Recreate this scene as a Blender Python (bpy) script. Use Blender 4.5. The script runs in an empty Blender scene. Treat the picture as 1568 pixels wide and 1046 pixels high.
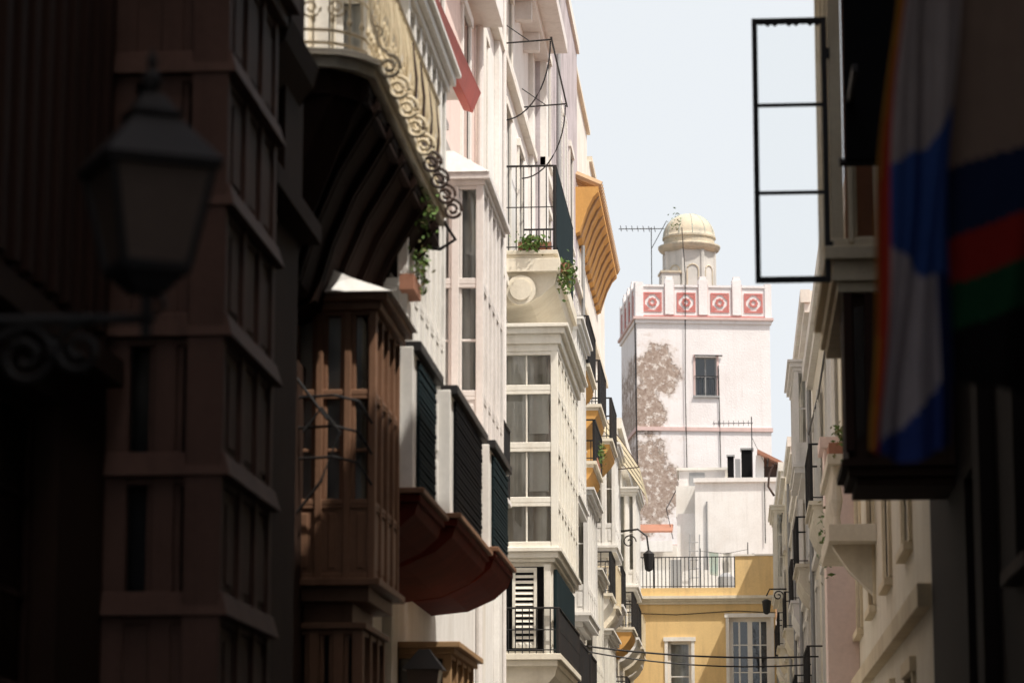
import bpy, math, random
from mathutils import Vector
random.seed(7)
scene=bpy.context.scene
COL=scene.collection
R=math.radians

# ---------------------------------------------------------------- materials
def newmat(name):
    m=bpy.data.materials.new(name); m.use_nodes=True
    nt=m.node_tree; b=nt.nodes["Principled BSDF"]
    return m,nt,b
def N(nt,t,**k):
    n=nt.nodes.new(t)
    for a,v in k.items():
        setattr(n,a,v)
    return n
def noise(nt,scale,detail=6,rough=.6,mapscale=None,coord='Object'):
    tc=N(nt,"ShaderNodeTexCoord"); n=N(nt,"ShaderNodeTexNoise")
    n.inputs["Scale"].default_value=scale; n.inputs["Detail"].default_value=detail; n.inputs["Roughness"].default_value=rough
    if mapscale:
        mp=N(nt,"ShaderNodeMapping"); mp.inputs["Scale"].default_value=mapscale
        nt.links.new(tc.outputs[coord],mp.inputs[0]); nt.links.new(mp.outputs[0],n.inputs["Vector"])
    else: nt.links.new(tc.outputs[coord],n.inputs["Vector"])
    return n.outputs["Fac"]
def ramp(nt,src,p0,p1,c0=(0,0,0,1),c1=(1,1,1,1)):
    r=N(nt,"ShaderNodeValToRGB"); e=r.color_ramp.elements
    e[0].position=p0;e[1].position=p1;e[0].color=c0;e[1].color=c1
    nt.links.new(src,r.inputs[0]); return r.outputs[0]
def mix(nt,fac,a,b,mode='MIX'):
    m=N(nt,"ShaderNodeMix",data_type='RGBA',blend_type=mode)
    if isinstance(fac,(int,float)): m.inputs[0].default_value=fac
    else: nt.links.new(fac,m.inputs[0])
    for i,x in ((6,a),(7,b)):
        if isinstance(x,(tuple,list)): m.inputs[i].default_value=(x[0],x[1],x[2],1)
        else: nt.links.new(x,m.inputs[i])
    return m.outputs[2]
def bump(nt,b,src,strength=.3,dist=.02):
    bp=N(nt,"ShaderNodeBump"); bp.inputs["Strength"].default_value=strength; bp.inputs["Distance"].default_value=dist
    nt.links.new(src,bp.inputs["Height"]); nt.links.new(bp.outputs[0],b.inputs["Normal"])
def surf(name,col,dirt=None,amt=.5,scale=.9,streak=.35,rough=.8,bmp=.25,fine=18,dist=.01,spec=.2):
    m,nt,b=newmat(name)
    if dirt is None: dirt=tuple(c*.55 for c in col)
    n1=ramp(nt,noise(nt,scale,8,.65),.42,.75)
    mul=N(nt,"ShaderNodeMath",operation='MULTIPLY'); nt.links.new(n1,mul.inputs[0]); mul.inputs[1].default_value=amt
    c=mix(nt,mul.outputs[0],col,dirt)
    n2=ramp(nt,noise(nt,1.0,5,.6,(5,5,.35)),.5,.8)
    mul2=N(nt,"ShaderNodeMath",operation='MULTIPLY'); nt.links.new(n2,mul2.inputs[0]); mul2.inputs[1].default_value=streak
    c=mix(nt,mul2.outputs[0],c,tuple(d*.8 for d in dirt))
    nf=noise(nt,fine,4,.6)
    c=mix(nt,.25,c,ramp(nt,nf,.25,.75,(.55,.55,.55,1),(1,1,1,1)),'MULTIPLY')
    nt.links.new(c,b.inputs["Base Color"]); b.inputs["Roughness"].default_value=rough
    b.inputs["Specular IOR Level"].default_value=spec
    bump(nt,b,nf,bmp,dist)
    return m
def glassmat(name,tint=(.93,.95,.96),refl=.08):
    m,nt,b=newmat(name); nt.nodes.remove(b)
    out=nt.nodes["Material Output"]
    t=N(nt,"ShaderNodeBsdfTransparent"); t.inputs[0].default_value=(*tint,1)
    g=N(nt,"ShaderNodeBsdfGlossy"); g.inputs["Roughness"].default_value=.04
    fr=N(nt,"ShaderNodeFresnel"); fr.inputs[0].default_value=1.5
    ad=N(nt,"ShaderNodeMath",operation='ADD'); nt.links.new(fr.outputs[0],ad.inputs[0]); ad.inputs[1].default_value=refl
    bp=N(nt,"ShaderNodeBump"); bp.inputs["Strength"].default_value=.05; bp.inputs["Distance"].default_value=.02
    nt.links.new(noise(nt,2.5,2),bp.inputs["Height"]); nt.links.new(bp.outputs[0],g.inputs["Normal"])
    mx=N(nt,"ShaderNodeMixShader"); nt.links.new(ad.outputs[0],mx.inputs[0]); nt.links.new(t.outputs[0],mx.inputs[1]); nt.links.new(g.outputs[0],mx.inputs[2])
    nt.links.new(mx.outputs[0],out.inputs[0]); return m
def cloth(name,col,trans=.5,c2=None):
    m,nt,b=newmat(name); nt.nodes.remove(b); out=nt.nodes["Material Output"]
    d=N(nt,"ShaderNodeBsdfDiffuse"); t=N(nt,"ShaderNodeBsdfTranslucent")
    c=mix(nt,ramp(nt,noise(nt,3,6),.35,.7),col,c2 or tuple(x*.6 for x in col))
    nt.links.new(c,d.inputs[0]); nt.links.new(c,t.inputs[0])
    mx=N(nt,"ShaderNodeMixShader"); mx.inputs[0].default_value=trans
    nt.links.new(d.outputs[0],mx.inputs[1]); nt.links.new(t.outputs[0],mx.inputs[2]); nt.links.new(mx.outputs[0],out.inputs[0]); return m
def curtain(name,ca,cb,p0=.45,p1=.55):
    m,nt,b=newmat(name)
    n=ramp(nt,noise(nt,1.0,3,.5,(1.7,1.7,.7)),p0,p1)
    c=mix(nt,n,ca,cb)
    fold_shade=noise(nt,1.0,2,.5,(22,22,.3))
    c=mix(nt,.5,c,ramp(nt,fold_shade,.3,.7,(.5,.5,.5,1),(1,1,1,1)),'MULTIPLY')  # vertical stripes put the shade of curtain folds into the colour
    nt.links.new(c,b.inputs["Base Color"]); b.inputs["Roughness"].default_value=.9; return m

M={}
M['white']=surf('white_plaster',(.84,.82,.79),(.60,.55,.49),.45)
M['white2']=surf('warm_white_plaster',(.82,.79,.73),(.56,.49,.40),.45)
M['pink']=surf('pink_plaster',(.82,.66,.60),(.66,.50,.44),.5)
M['lav']=surf('lavender_plaster',(.56,.51,.53),(.30,.27,.27),.8,scale=1.6,bmp=.5)
M['cream']=surf('cream_plaster',(.78,.72,.60),(.54,.45,.33),.5)
M['beige']=surf('beige_stone',(.80,.69,.50),(.50,.38,.24),.6)
M['ochre']=surf('ochre_plaster',(.80,.57,.27),(.60,.42,.22),.55,streak=.55)
M['ochred']=surf('deep_ochre_paint',(.68,.38,.12),(.48,.25,.09),.5,streak=.4)
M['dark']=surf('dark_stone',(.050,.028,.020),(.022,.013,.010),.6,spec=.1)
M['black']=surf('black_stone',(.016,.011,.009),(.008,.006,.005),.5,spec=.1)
M['soffit']=surf('dark_soffit',(.022,.012,.009),(.010,.006,.005),.7,scale=2.5,bmp=.6,spec=.05)  # mottled near-black colour for the balcony underside
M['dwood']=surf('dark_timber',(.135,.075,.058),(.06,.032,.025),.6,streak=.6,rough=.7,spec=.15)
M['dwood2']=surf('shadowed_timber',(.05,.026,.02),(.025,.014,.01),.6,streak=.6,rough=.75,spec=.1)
M['wood']=surf('brown_timber',(.26,.14,.085),(.11,.055,.03),.6,streak=.6,rough=.55)
M['tanwood']=surf('tan_timber',(.40,.25,.13),(.20,.11,.06),.6,streak=.6,rough=.6)
M['wpaint']=surf('white_painted_wood',(.84,.82,.78),(.62,.57,.5),.35,scale=2,streak=.3,rough=.45,bmp=.1)
M['cpaint']=surf('cream_painted_wood',(.83,.80,.72),(.64,.56,.45),.4,scale=2,rough=.5,bmp=.1)
M['gpaint']=surf('grey_painted_wood',(.78,.74,.71),(.54,.49,.45),.4,scale=2,rough=.5,bmp=.1)
M['red']=surf('red_painted_wood',(.50,.07,.04),(.3,.05,.03),.5,rough=.5)
M['redstone']=surf('red_brown_render',(.12,.018,.010),(.055,.010,.007),.7,scale=2,spec=.1)
M['iron']=surf('black_iron',(.025,.026,.028),(.06,.04,.03),.5,rough=.55,bmp=.1)
M['biron']=surf('rusty_iron',(.06,.045,.04),(.14,.07,.04),.5,rough=.6)
M['wiron']=surf('cream_iron',(.74,.64,.46),(.45,.32,.18),.5,scale=4,rough=.5)
M['gblind']=surf('teal_blind',(.018,.030,.034),(.010,.016,.018),.5,rough=.85,spec=.05)
M['bblack']=surf('black_blind',(.009,.009,.010),(.015,.012,.010),.5,rough=.9,spec=.05)
M['glass']=glassmat('window_glass')
M['cglass']=glassmat('clear_glass',(.97,.98,.98),.02)
M['lglass']=surf('frosted_lamp_glass',(.16,.12,.10),(.10,.075,.06),.5,rough=.25,bmp=.05,spec=.5)
M['cur']=curtain('curtain_pale',(.82,.78,.68),(.36,.32,.25),.48,.62)
M['curw']=curtain('curtain_white',(.82,.80,.75),(.25,.24,.22),.5,.62)
M['curd']=curtain('interior_dark',(.02,.02,.022),(.13,.11,.09),.55,.75)
M['navy']=curtain('interior_blue',(.015,.022,.04),(.04,.05,.08),.45,.75)
M['tile']=surf('terracotta_tile',(.42,.2,.13),(.25,.13,.09),.5)
M['etile']=surf('weathered_eave_tile',(.52,.36,.22),(.36,.22,.13),.5,scale=3)
M['creamaw']=cloth('cream_awning',(.80,.72,.54),.45,(.68,.6,.44))
M['towred']=surf('faded_red_glaze',(.60,.20,.18),(.56,.33,.3),.6,scale=3)
M['towpink']=surf('faded_pink_render',(.70,.52,.49),(.56,.42,.39),.5)
M['dome']=surf('dome_render',(.66,.56,.42),(.32,.32,.28),.9,scale=.9)
M['domeg']=surf('green_glazed_tile',(.34,.42,.38),(.55,.5,.42),.7,scale=3)
M['drum']=surf('turret_render',(.66,.63,.59),(.42,.42,.39),.8,scale=.8)
M['road']=surf('asphalt',(.05,.05,.05),(.035,.035,.035),.5)
M['pave']=surf('paving_stone',(.22,.20,.18),(.13,.12,.1),.5)
M['ground']=surf('earth',(.18,.15,.11),(.1,.09,.07),.5,scale=.05)
M['leaf']=surf('leaf_green',(.12,.20,.05),(.06,.11,.02),.6,scale=9,rough=.6)
M['leaf2']=surf('leaf_dry',(.20,.20,.08),(.16,.09,.04),.6,scale=9,rough=.6)
M['steel']=surf('galvanised_metal',(.35,.35,.35),(.2,.2,.2),.5,rough=.4)

def tower_material():
    m,nt,b=newmat('weathered_tower_render')
    tc=N(nt,"ShaderNodeTexCoord"); sx=N(nt,"ShaderNodeSeparateXYZ"); nt.links.new(tc.outputs['Object'],sx.inputs[0])
    def mth(op,a,bb=None,c=None):
        n=N(nt,"ShaderNodeMath",operation=op)
        for i,x in enumerate((a,bb,c)):
            if x is None: continue
            if isinstance(x,(int,float)): n.inputs[i].default_value=x
            else: nt.links.new(x,n.inputs[i])
        return n.outputs[0]
    def ell(cx,cz,rx,rz):
        dx=mth('DIVIDE',mth('SUBTRACT',sx.outputs[0],cx),rx); dz=mth('DIVIDE',mth('SUBTRACT',sx.outputs[2],cz),rz)
        return mth('SUBTRACT',1.0,mth('SQRT',mth('ADD',mth('MULTIPLY',dx,dx),mth('MULTIPLY',dz,dz))))
    e=mth('MAXIMUM',mth('MAXIMUM',ell(.85,22.5,1.45,1.8),ell(.4,20.7,1.3,1.8)),ell(.4,17.4,2.0,3.0))
    n1=noise(nt,1.1,13,.76)
    s=mth('ADD',mth('MULTIPLY',e,.42),n1)
    mask=ramp(nt,s,.635,.655)
    base=mix(nt,ramp(nt,noise(nt,.7,8,.65),.4,.75),(.83,.80,.80),(.74,.69,.68))
    base=mix(nt,ramp(nt,noise(nt,1,5,.6,(4,4,.25)),.55,.95),base,(.60,.52,.50))
    vor=N(nt,"ShaderNodeTexVoronoi"); vor.inputs["Scale"].default_value=5; nt.links.new(tc.outputs['Object'],vor.inputs[0])
    stone=mix(nt,vor.outputs['Distance'],(.34,.26,.21),(.52,.43,.37))
    stone=mix(nt,ramp(nt,noise(nt,7,8,.75),.40,.66),stone,(.22,.15,.12))
    stone=mix(nt,ramp(nt,noise(nt,3.0,10,.8),.53,.57),stone,(.70,.64,.60))
    c=mix(nt,ramp(nt,s,.55,.635),base,(.68,.60,.56))
    c=mix(nt,mask,c,stone)
    nt.links.new(c,b.inputs["Base Color"]); b.inputs["Roughness"].default_value=.9
    h=mth('SUBTRACT',mth('MULTIPLY',noise(nt,14,5),.4),mth('MULTIPLY',mask,.9))
    bump(nt,b,h,.7,.06); return m
M['tower']=tower_material()
def attr_mat(name):
    m,nt,b=newmat(name); nt.nodes.remove(b); out=nt.nodes["Material Output"]
    a=N(nt,"ShaderNodeVertexColor"); a.layer_name="Col"
    d=N(nt,"ShaderNodeBsdfDiffuse"); t=N(nt,"ShaderNodeBsdfTranslucent")
    c=mix(nt,.3,a.outputs[0],ramp(nt,noise(nt,12,5),.3,.7,(.6,.6,.6,1),(1,1,1,1)),'MULTIPLY')
    nt.links.new(c,d.inputs[0]); nt.links.new(c,t.inputs[0])
    mx=N(nt,"ShaderNodeMixShader"); mx.inputs[0].default_value=.4
    nt.links.new(d.outputs[0],mx.inputs[1]); nt.links.new(t.outputs[0],mx.inputs[2]); nt.links.new(mx.outputs[0],out.inputs[0]); return m
M['flag']=attr_mat('flag_cloth')

# ---------------------------------------------------------------- assemblies
class Asm:
    def __init__(s,name,loc=(0,0,0),rotz=0,bevel=0):
        s.e=bpy.data.objects.new(name,None); s.e.location=loc; s.e.rotation_euler=(0,0,rotz); COL.objects.link(s.e)
        s.p={}; s.bevel=bevel
    def g(s,part,mat): return s.p.setdefault((part,mat),([],[]))
    def poly(s,part,mat,pts):
        V,F=s.g(part,mat); i=len(V); V.extend(tuple(p) for p in pts); F.append(tuple(range(i,i+len(pts))))
    def box(s,part,mat,x0,x1,y0,y1,z0,z1):
        V,F=s.g(part,mat); i=len(V)
        V.extend([(x0,y0,z0),(x1,y0,z0),(x1,y1,z0),(x0,y1,z0),(x0,y0,z1),(x1,y0,z1),(x1,y1,z1),(x0,y1,z1)])
        F.extend([(i,i+3,i+2,i+1),(i+4,i+5,i+6,i+7),(i,i+1,i+5,i+4),(i+1,i+2,i+6,i+5),(i+2,i+3,i+7,i+6),(i+3,i,i+4,i+7)])
    def hexa(s,part,mat,b4,t4):
        V,F=s.g(part,mat); i=len(V); V.extend([tuple(p) for p in b4]+[tuple(p) for p in t4])
        F.extend([(i,i+3,i+2,i+1),(i+4,i+5,i+6,i+7),(i,i+1,i+5,i+4),(i+1,i+2,i+6,i+5),(i+2,i+3,i+7,i+6),(i+3,i,i+4,i+7)])
    def ext(s,part,mat,prof,y0,y1):      # profile of (x,z) extruded along y
        V,F=s.g(part,mat); i=len(V); n=len(prof)
        V.extend([(x,y0,z) for x,z in prof]+[(x,y1,z) for x,z in prof])
        F.append(tuple(range(i,i+n))); F.append(tuple(range(i+2*n-1,i+n-1,-1)))
        for k in range(n): F.append((i+k,i+(k+1)%n,i+n+(k+1)%n,i+n+k))
    def tube(s,part,mat,pts,r,n=6,closed=False):
        V,F=s.g(part,mat); P=[Vector(p) for p in pts]; rings=[]
        for k,p in enumerate(P):
            a=P[max(k-1,0)]; b=P[min(k+1,len(P)-1)]; d=(b-a).normalized() if (b-a).length>1e-9 else Vector((0,0,1))
            up=Vector((0,0,1)) if abs(d.z)<.9 else Vector((1,0,0))
            u=d.cross(up).normalized(); w=d.cross(u)
            rings.append(len(V))
            for j in range(n):
                t=2*math.pi*j/n; V.append(tuple(p+u*math.cos(t)*r+w*math.sin(t)*r))
        for k in range(len(P)-1):
            for j in range(n):
                a=rings[k];b=rings[k+1]; F.append((a+j,a+(j+1)%n,b+(j+1)%n,b+j))
        F.append(tuple(range(rings[0],rings[0]+n))); F.append(tuple(range(rings[-1],rings[-1]+n)))
    def lathe(s,part,mat,cx,cy,prof,n=24,rot=0):
        V,F=s.g(part,mat); rings=[]
        for r,z in prof:
            rings.append(len(V))
            for j in range(n):
                t=2*math.pi*j/n+rot; V.append((cx+r*math.cos(t),cy+r*math.sin(t),z))
        for k in range(len(prof)-1):
            for j in range(n):
                a=rings[k];b=rings[k+1]; F.append((a+j,a+(j+1)%n,b+(j+1)%n,b+j))
        F.append(tuple(range(rings[0],rings[0]+n))); F.append(tuple(range(rings[-1],rings[-1]+n)))
    def done(s,smooth=()):
        for (part,mat),(V,F) in s.p.items():
            me=bpy.data.meshes.new(part); me.from_pydata(V,[],F); me.update()
            o=bpy.data.objects.new(part,me); COL.objects.link(o); o.parent=s.e; me.materials.append(M[mat])
            if part in smooth:
                for p in me.polygons: p.use_smooth=True
            if s.bevel and mat not in('glass','cglass','leaf','leaf2') and part not in smooth:
                b=o.modifiers.new('b','BEVEL'); b.width=s.bevel; b.segments=1; b.limit_method='ANGLE'
        return s
class Fc:
    "a facade frame: s runs along the facade, z up, n outwards from the facade plane"
    def __init__(s,A,ori,plane): s.A=A;s.o=ori;s.p=plane
    def pt(s,a,z,n):
        if s.o=='L': return (s.p+n,a,z)
        if s.o=='R': return (s.p-n,a,z)
        return (a,s.p-n,z)
    def box(s,part,mat,a0,a1,z0,z1,n0,n1):
        p=s.pt(a0,z0,n0);q=s.pt(a1,z1,n1)
        s.A.box(part,mat,min(p[0],q[0]),max(p[0],q[0]),min(p[1],q[1]),max(p[1],q[1]),z0,z1)
    def quad(s,part,mat,a0,a1,z0,z1,n): s.A.poly(part,mat,[s.pt(a0,z0,n),s.pt(a1,z0,n),s.pt(a1,z1,n),s.pt(a0,z1,n)])
    def wall(s,part,mat,a0,a1,z0,z1,holes,depth=.22,reveal=None):
        S=sorted({a0,a1,*[h[0] for h in holes],*[h[1] for h in holes]}); Z=sorted({z0,z1,*[h[2] for h in holes],*[h[3] for h in holes]})
        for i in range(len(S)-1):
            for j in range(len(Z)-1):
                c=((S[i]+S[i+1])/2,(Z[j]+Z[j+1])/2)
                if any(h[0]<c[0]<h[1] and h[2]<c[1]<h[3] for h in holes): continue
                s.quad(part,mat,S[i],S[i+1],Z[j],Z[j+1],0)
        for h in holes:
            for (A0,Z0,A1,Z1) in ((h[0],h[2],h[1],h[2]),(h[0],h[3],h[1],h[3]),(h[0],h[2],h[0],h[3]),(h[1],h[2],h[1],h[3])):
                s.A.poly(part,reveal or mat,[s.pt(A0,Z0,0),s.pt(A1,Z1,0),s.pt(A1,Z1,-depth),s.pt(A0,Z0,-depth)])
    def window(s,a0,a1,z0,z1,n=-.14,fm='wpaint',cols=2,rows=3,fw=.06,inn='curd',surround=None,sill=True,shut=None,depth=.22):
        s.box('window_frame',fm,a0,a0+fw,z0,z1,n-.05,n); s.box('window_frame',fm,a1-fw,a1,z0,z1,n-.05,n)
        s.box('window_frame',fm,a0+fw,a1-fw,z0,z0+fw,n-.05,n-.003); s.box('window_frame',fm,a0+fw,a1-fw,z1-fw,z1,n-.05,n-.003)
        for i in range(1,cols):
            c=a0+(a1-a0)*i/cols; s.box('window_frame',fm,c-fw*.6,c+fw*.6,z0+fw,z1-fw,n-.05,n+.004)
        for j in range(1,rows):
            c=z0+(z1-z0)*j/rows; s.box('window_frame',fm,a0+fw,a1-fw,c-.018,c+.018,n-.04,n-.008)
        s.quad('window_glass','glass',a0,a1,z0,z1,n-.03); s.quad('window_interior',inn,a0-.05,a1+.05,z0-.05,z1+.05,n-.3)
        if surround:
            w=.11
            s.box('window_surround',surround,a0-w,a0,z0,z1,-.02,.04); s.box('window_surround',surround,a1,a1+w,z0,z1,-.02,.04)
            s.box('window_surround',surround,a0-w-.04,a1+w+.04,z1,z1+w+.03,-.02,.065)
        if sill: s.box('window_sill',surround or fm,a0-.1,a1+.1,z0-.09,z0-.002,-.05,.09)
        if shut:
            w=(a1-a0)/2
            for b0,b1 in ((a0-w-.02,a0-.03),(a1+.03,a1+w+.02)): s.louvre(shut,b0,b1,z0,z1,.07)
    def louvre(s,mat,a0,a1,z0,z1,n,pitch=.07):
        f=.05
        s.box('louvre_shutter',mat,a0,a0+f,z0,z1,n,n+.04);s.box('louvre_shutter',mat,a1-f,a1,z0,z1,n,n+.04)
        s.box('louvre_shutter',mat,a0+f,a1-f,z0,z0+f,n,n+.037);s.box('louvre_shutter',mat,a0+f,a1-f,z1-f,z1,n,n+.037)
        z=z0+f
        while z<z1-f-.02:
            s.A.hexa('louvre_shutter',mat,[s.pt(a0+f,z,n+.03),s.pt(a1-f,z,n+.03),s.pt(a1-f,z+.01,n+.03),s.pt(a0+f,z+.01,n+.03)],
                 [s.pt(a0+f,z+.045,n+.002),s.pt(a1-f,z+.045,n+.002),s.pt(a1-f,z+.055,n+.002),s.pt(a0+f,z+.055,n+.002)]); z+=pitch
    def rail(s,mat,a0,a1,z0,z1,n,sp=.12,r=.009,part='railing',mid=True):
        s.box(part,mat,a0,a1,z1-.03,z1,n-.025,n+.025); s.box(part,mat,a0,a1,z0+.05,z0+.07,n-.012,n+.012)
        if mid: s.box(part,mat,a0,a1,z0+(z1-z0)*.5,z0+(z1-z0)*.5+.018,n-.01,n+.01)
        k=max(1,int(round((a1-a0)/sp)))
        for i in range(k+1):
            c=a0+(a1-a0)*i/k; rr=r*2 if i in(0,k) else r
            s.box(part,mat,c-rr,c+rr,z0,z1-.03,n-rr,n+rr)
    def glaze(s,a0,a1,rows,cols,fm='wpaint',post=.09,first=True,gl='glass',part='bay_frame',sub=1):
        n0=-.1
        W=(a1-a0)/cols
        zb,zt=rows[0][0],rows[-1][1]
        for i in range(0 if first else 1,cols+1):
            c=a0+W*i; l=c-post/2;r=c+post/2
            if i==0: l,r=a0,a0+post
            if i==cols: l,r=a1-post,a1
            s.box(part,fm,l,r,zb,zt,n0,0)
        for (z0,z1,t,nr) in rows:
            s.box(part,fm,a0+.004,a1-.004,z0,z0+post*.8,n0+.01,-.012)
            s.box(part,fm,a0+.004,a1-.004,z1-post*.5,z1,n0+.012,-.014)
            if t=='p':
                s.box(part,fm,a0+.004,a1-.004,z0+post*.8,z1-post*.5,n0+.02,-.026)
                for i in range(cols):
                    l=a0+W*i+post*.9; r=a0+W*(i+1)-post*.9
                    if r-l>.12: s.box(part,fm,l+.03,r-.03,z0+post*1.4,z1-post*1.1,-.03,-.016)
            else:
                s.quad('bay_glass',gl,a0+.01,a1-.01,z0,z1,-.065)
                for i in range(cols):
                    l=a0+W*i+post*.5; r=a0+W*(i+1)-post*.5; f=.035
                    s.box(part,fm,l,l+f,z0+post*.8,z1-post*.5,-.085,-.035); s.box(part,fm,r-f,r,z0+post*.8,z1-post*.5,-.085,-.035)
                    for k in range(1,sub):
                        c=l+(r-l)*k/sub; s.box(part,fm,c-.014,c+.014,z0+post*.8,z1-post*.5,-.08,-.042)
                    for j in range(1,nr):
                        c=z0+(z1-z0)*j/nr; s.box(part,fm,l+f,r-f,c-.015,c+.015,-.08,-.045)
def cap(A,x0,x1,y0,y1,z,steps,mat,part='cornice'):
    for h,o in steps:
        if x1>x0: A.box(part,mat,x0,x1+o,y0-o,y1+o,z,z+h)
        else: A.box(part,mat,x1-o,x0,y0-o,y1+o,z,z+h)
        z+=h
def bay(A,xw,xf,y0,y1,rows,cf,cs,fm='wpaint',inn='cur',capm=None,capst=((.08,.03),(.1,.09),(.05,.14)),basest=((.1,-.25),(.1,-.12),(.12,.02),(.06,.06)),sub=1,post=.09,gl='glass',rs=None,ins=.17):
    L=xf>xw; capm=capm or fm
    zb,zt=rows[0][0],rows[-1][1]
    F=Fc(A,'F',y0); S=Fc(A,'L' if L else 'R',xf); a,b=min(xw,xf),max(xw,xf)
    F.glaze(a,b,rows,cf,fm,post,sub=sub,gl=gl); S.glaze(y0+post,y1,rs or rows,cs,fm,post,first=False,sub=sub,gl=gl)
    if L: A.box('bay_interior',inn,xw-.05,xf-ins,y0+ins,y1-.05,zb+.03,zt-.03)
    else: A.box('bay_interior',inn,xf+ins,xw+.05,y0+ins,y1-.05,zb+.03,zt-.03)
    A.box('bay_floor',fm,a+.02,b-.02,y0+.02,y1-.02,zb,zb+.02)
    A.box('bay_back',fm,a,b-.1,y1-.04,y1-.005,zb,zt)
    h=sum(t[0] for t in basest)
    cap(A,xw,xf,y0,y1,zt,capst,capm); cap(A,xw,xf,y0,y1,zb-h,basest,capm,'bay_corbel')
def balcony(A,xw,xf,y0,y1,z,h=1.0,slab='white',rail='iron',sp=.12,thick=.14,corb=True,mid=True,cloth=None,cove=None,r=.009):
    L=xf>xw; sg=1 if L else -1
    a,b=min(xw,xf),max(xw,xf)
    A.box('balcony_slab',slab,a,b,y0,y1,z-thick*.5,z)
    A.box('balcony_slab',slab,a if L else a+.06,b-.06 if L else b,y0+.05,y1-.05,z-thick,z-thick*.5)
    if cove:
        w=abs(xf-xw)
        A.ext('balcony_cove',cove,[(xw,z-thick),(xf-sg*.08,z-thick),(xf-sg*.08,z-thick-.08),(xf-sg*w*.22,z-thick-.2),(xf-sg*w*.5,z-thick-.42),(xf-sg*w*.8,z-thick-.55),(xw,z-thick-.6)],y0+.06,y1-.06)
    elif corb:
        n=max(2,int((y1-y0)/1.3)+1)
        for i in range(n):
            c=y0+.15+(y1-y0-.3)*i/(n-1)
            A.ext('balcony_corbel',slab,[(xw,z-thick),(xf-sg*.15,z-thick),(xf-sg*.18,z-thick-.1),(xw+sg*.25,z-thick-.3),(xw,z-thick-.5)],c-.07,c+.07)
    S=Fc(A,'L' if L else 'R',xf); S.rail(rail,y0+.03,y1-.03,z,z+h,-.04,sp,r=r,mid=mid)
    Fc(A,'F',y0).rail(rail,a+(0 if L else .06),b-(.06 if L else 0),z,z+h,-.035,sp,r=r,mid=mid)
    Fc(A,'F',y1).rail(rail,a+(0 if L else .06),b-(.06 if L else 0),z,z+h,.035,sp,r=r,mid=mid)
    if cloth: S.box('balcony_screen',cloth,y0+.1,y1-.1,z+.08,z+h-.06,-.03,-.015)
def shell(A,side,xw,y0,y1,H,mat,holes,depth=8,roof=True,z0=0):
    F=Fc(A,side,xw); xb=xw-depth if side=='L' else xw+depth
    F.wall('walls',mat,y0,y1,z0,H,holes)
    A.poly('walls',mat,[(xw,y0,z0),(xb,y0,z0),(xb,y0,H),(xw,y0,H)])
    A.poly('walls',mat,[(xw,y1,z0),(xb,y1,z0),(xb,y1,H),(xw,y1,H)])
    A.poly('walls',mat,[(xb,y0,z0),(xb,y1,z0),(xb,y1,H),(xb,y0,H)])
    A.poly('roof','tile',[(xw,y0,H-.01),(xb,y0,H-.01),(xb,y1,H-.01),(xw,y1,H-.01)])
    return F
def leaves(A,c,r,n,mats=('leaf','leaf2'),hang=.3,size=.05,drop=.6):
    for i in range(n):
        d=Vector((random.gauss(0,.45),random.gauss(0,.45),random.gauss(0,.45)))
        if random.random()<hang: d.z-=random.random()*drop*2
        p=Vector(c)+Vector((d.x*r[0],d.y*r[1],d.z*r[2]))
        a=Vector((random.uniform(-1,1),random.uniform(-1,1),random.uniform(-1,1))).normalized(); b=a.cross(Vector((random.uniform(-1,1),random.uniform(-1,1),random.uniform(-1,1)))).normalized()
        s=size*random.uniform(.5,1.3)
        A.poly('foliage',mats[0] if random.random()<.75 else mats[1],[p-a*s,p+b*s*.45,p+a*s,p-b*s*.45])
def spiral(cx,cy,cz,r,turns,plane='yz',sgn=1,start=0,n=26):
    P=[]
    for i in range(n+1):
        t=i/n; a=start+sgn*2*math.pi*turns*t; rr=r*(1-.8*t)
        if plane=='yz': P.append((cx,cy+rr*math.cos(a),cz+rr*math.sin(a)))
        else: P.append((cx+rr*math.cos(a),cy,cz+rr*math.sin(a)))
    return P

# ---------------------------------------------------------------- ground, street
def sheet(name,x0,x1,y0,y1,z,mat,zb=None):
    A=Asm(name)
    if zb is None: A.poly('surface',mat,[(x0,y0,z),(x1,y0,z),(x1,y1,z),(x0,y1,z)])
    else: A.box('surface',mat,x0,x1,y0,y1,zb,z)
    A.done()
sheet('ground',-3000,3000,-3000,3000,0,'ground')
sheet('road',-2.6,.65,-40,98,.004,'road')
sheet('pavement',-3.8,-2.6,-40,98,.13,'pave',.005); sheet('pavement',.65,1.7,-40,98,.13,'pave',.005)

# ================================================================ LEFT SIDE
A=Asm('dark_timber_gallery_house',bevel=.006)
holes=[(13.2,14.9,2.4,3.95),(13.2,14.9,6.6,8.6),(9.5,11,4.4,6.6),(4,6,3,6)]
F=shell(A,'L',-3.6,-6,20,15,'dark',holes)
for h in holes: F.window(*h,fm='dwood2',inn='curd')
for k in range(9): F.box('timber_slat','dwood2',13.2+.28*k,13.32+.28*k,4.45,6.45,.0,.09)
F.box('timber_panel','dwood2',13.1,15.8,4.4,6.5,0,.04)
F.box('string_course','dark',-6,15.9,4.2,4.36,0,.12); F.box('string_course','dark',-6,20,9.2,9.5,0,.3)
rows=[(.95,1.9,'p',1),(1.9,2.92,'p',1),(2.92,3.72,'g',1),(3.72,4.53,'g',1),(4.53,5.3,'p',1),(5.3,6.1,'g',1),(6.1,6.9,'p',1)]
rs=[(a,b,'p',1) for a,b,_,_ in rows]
bay(A,-3.6,-2.92,16,17.8,rows,2,3,'dwood','curd',post=.13,capst=((.1,.05),(.12,.12)),sub=1,rs=rs,ins=.3)
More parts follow.
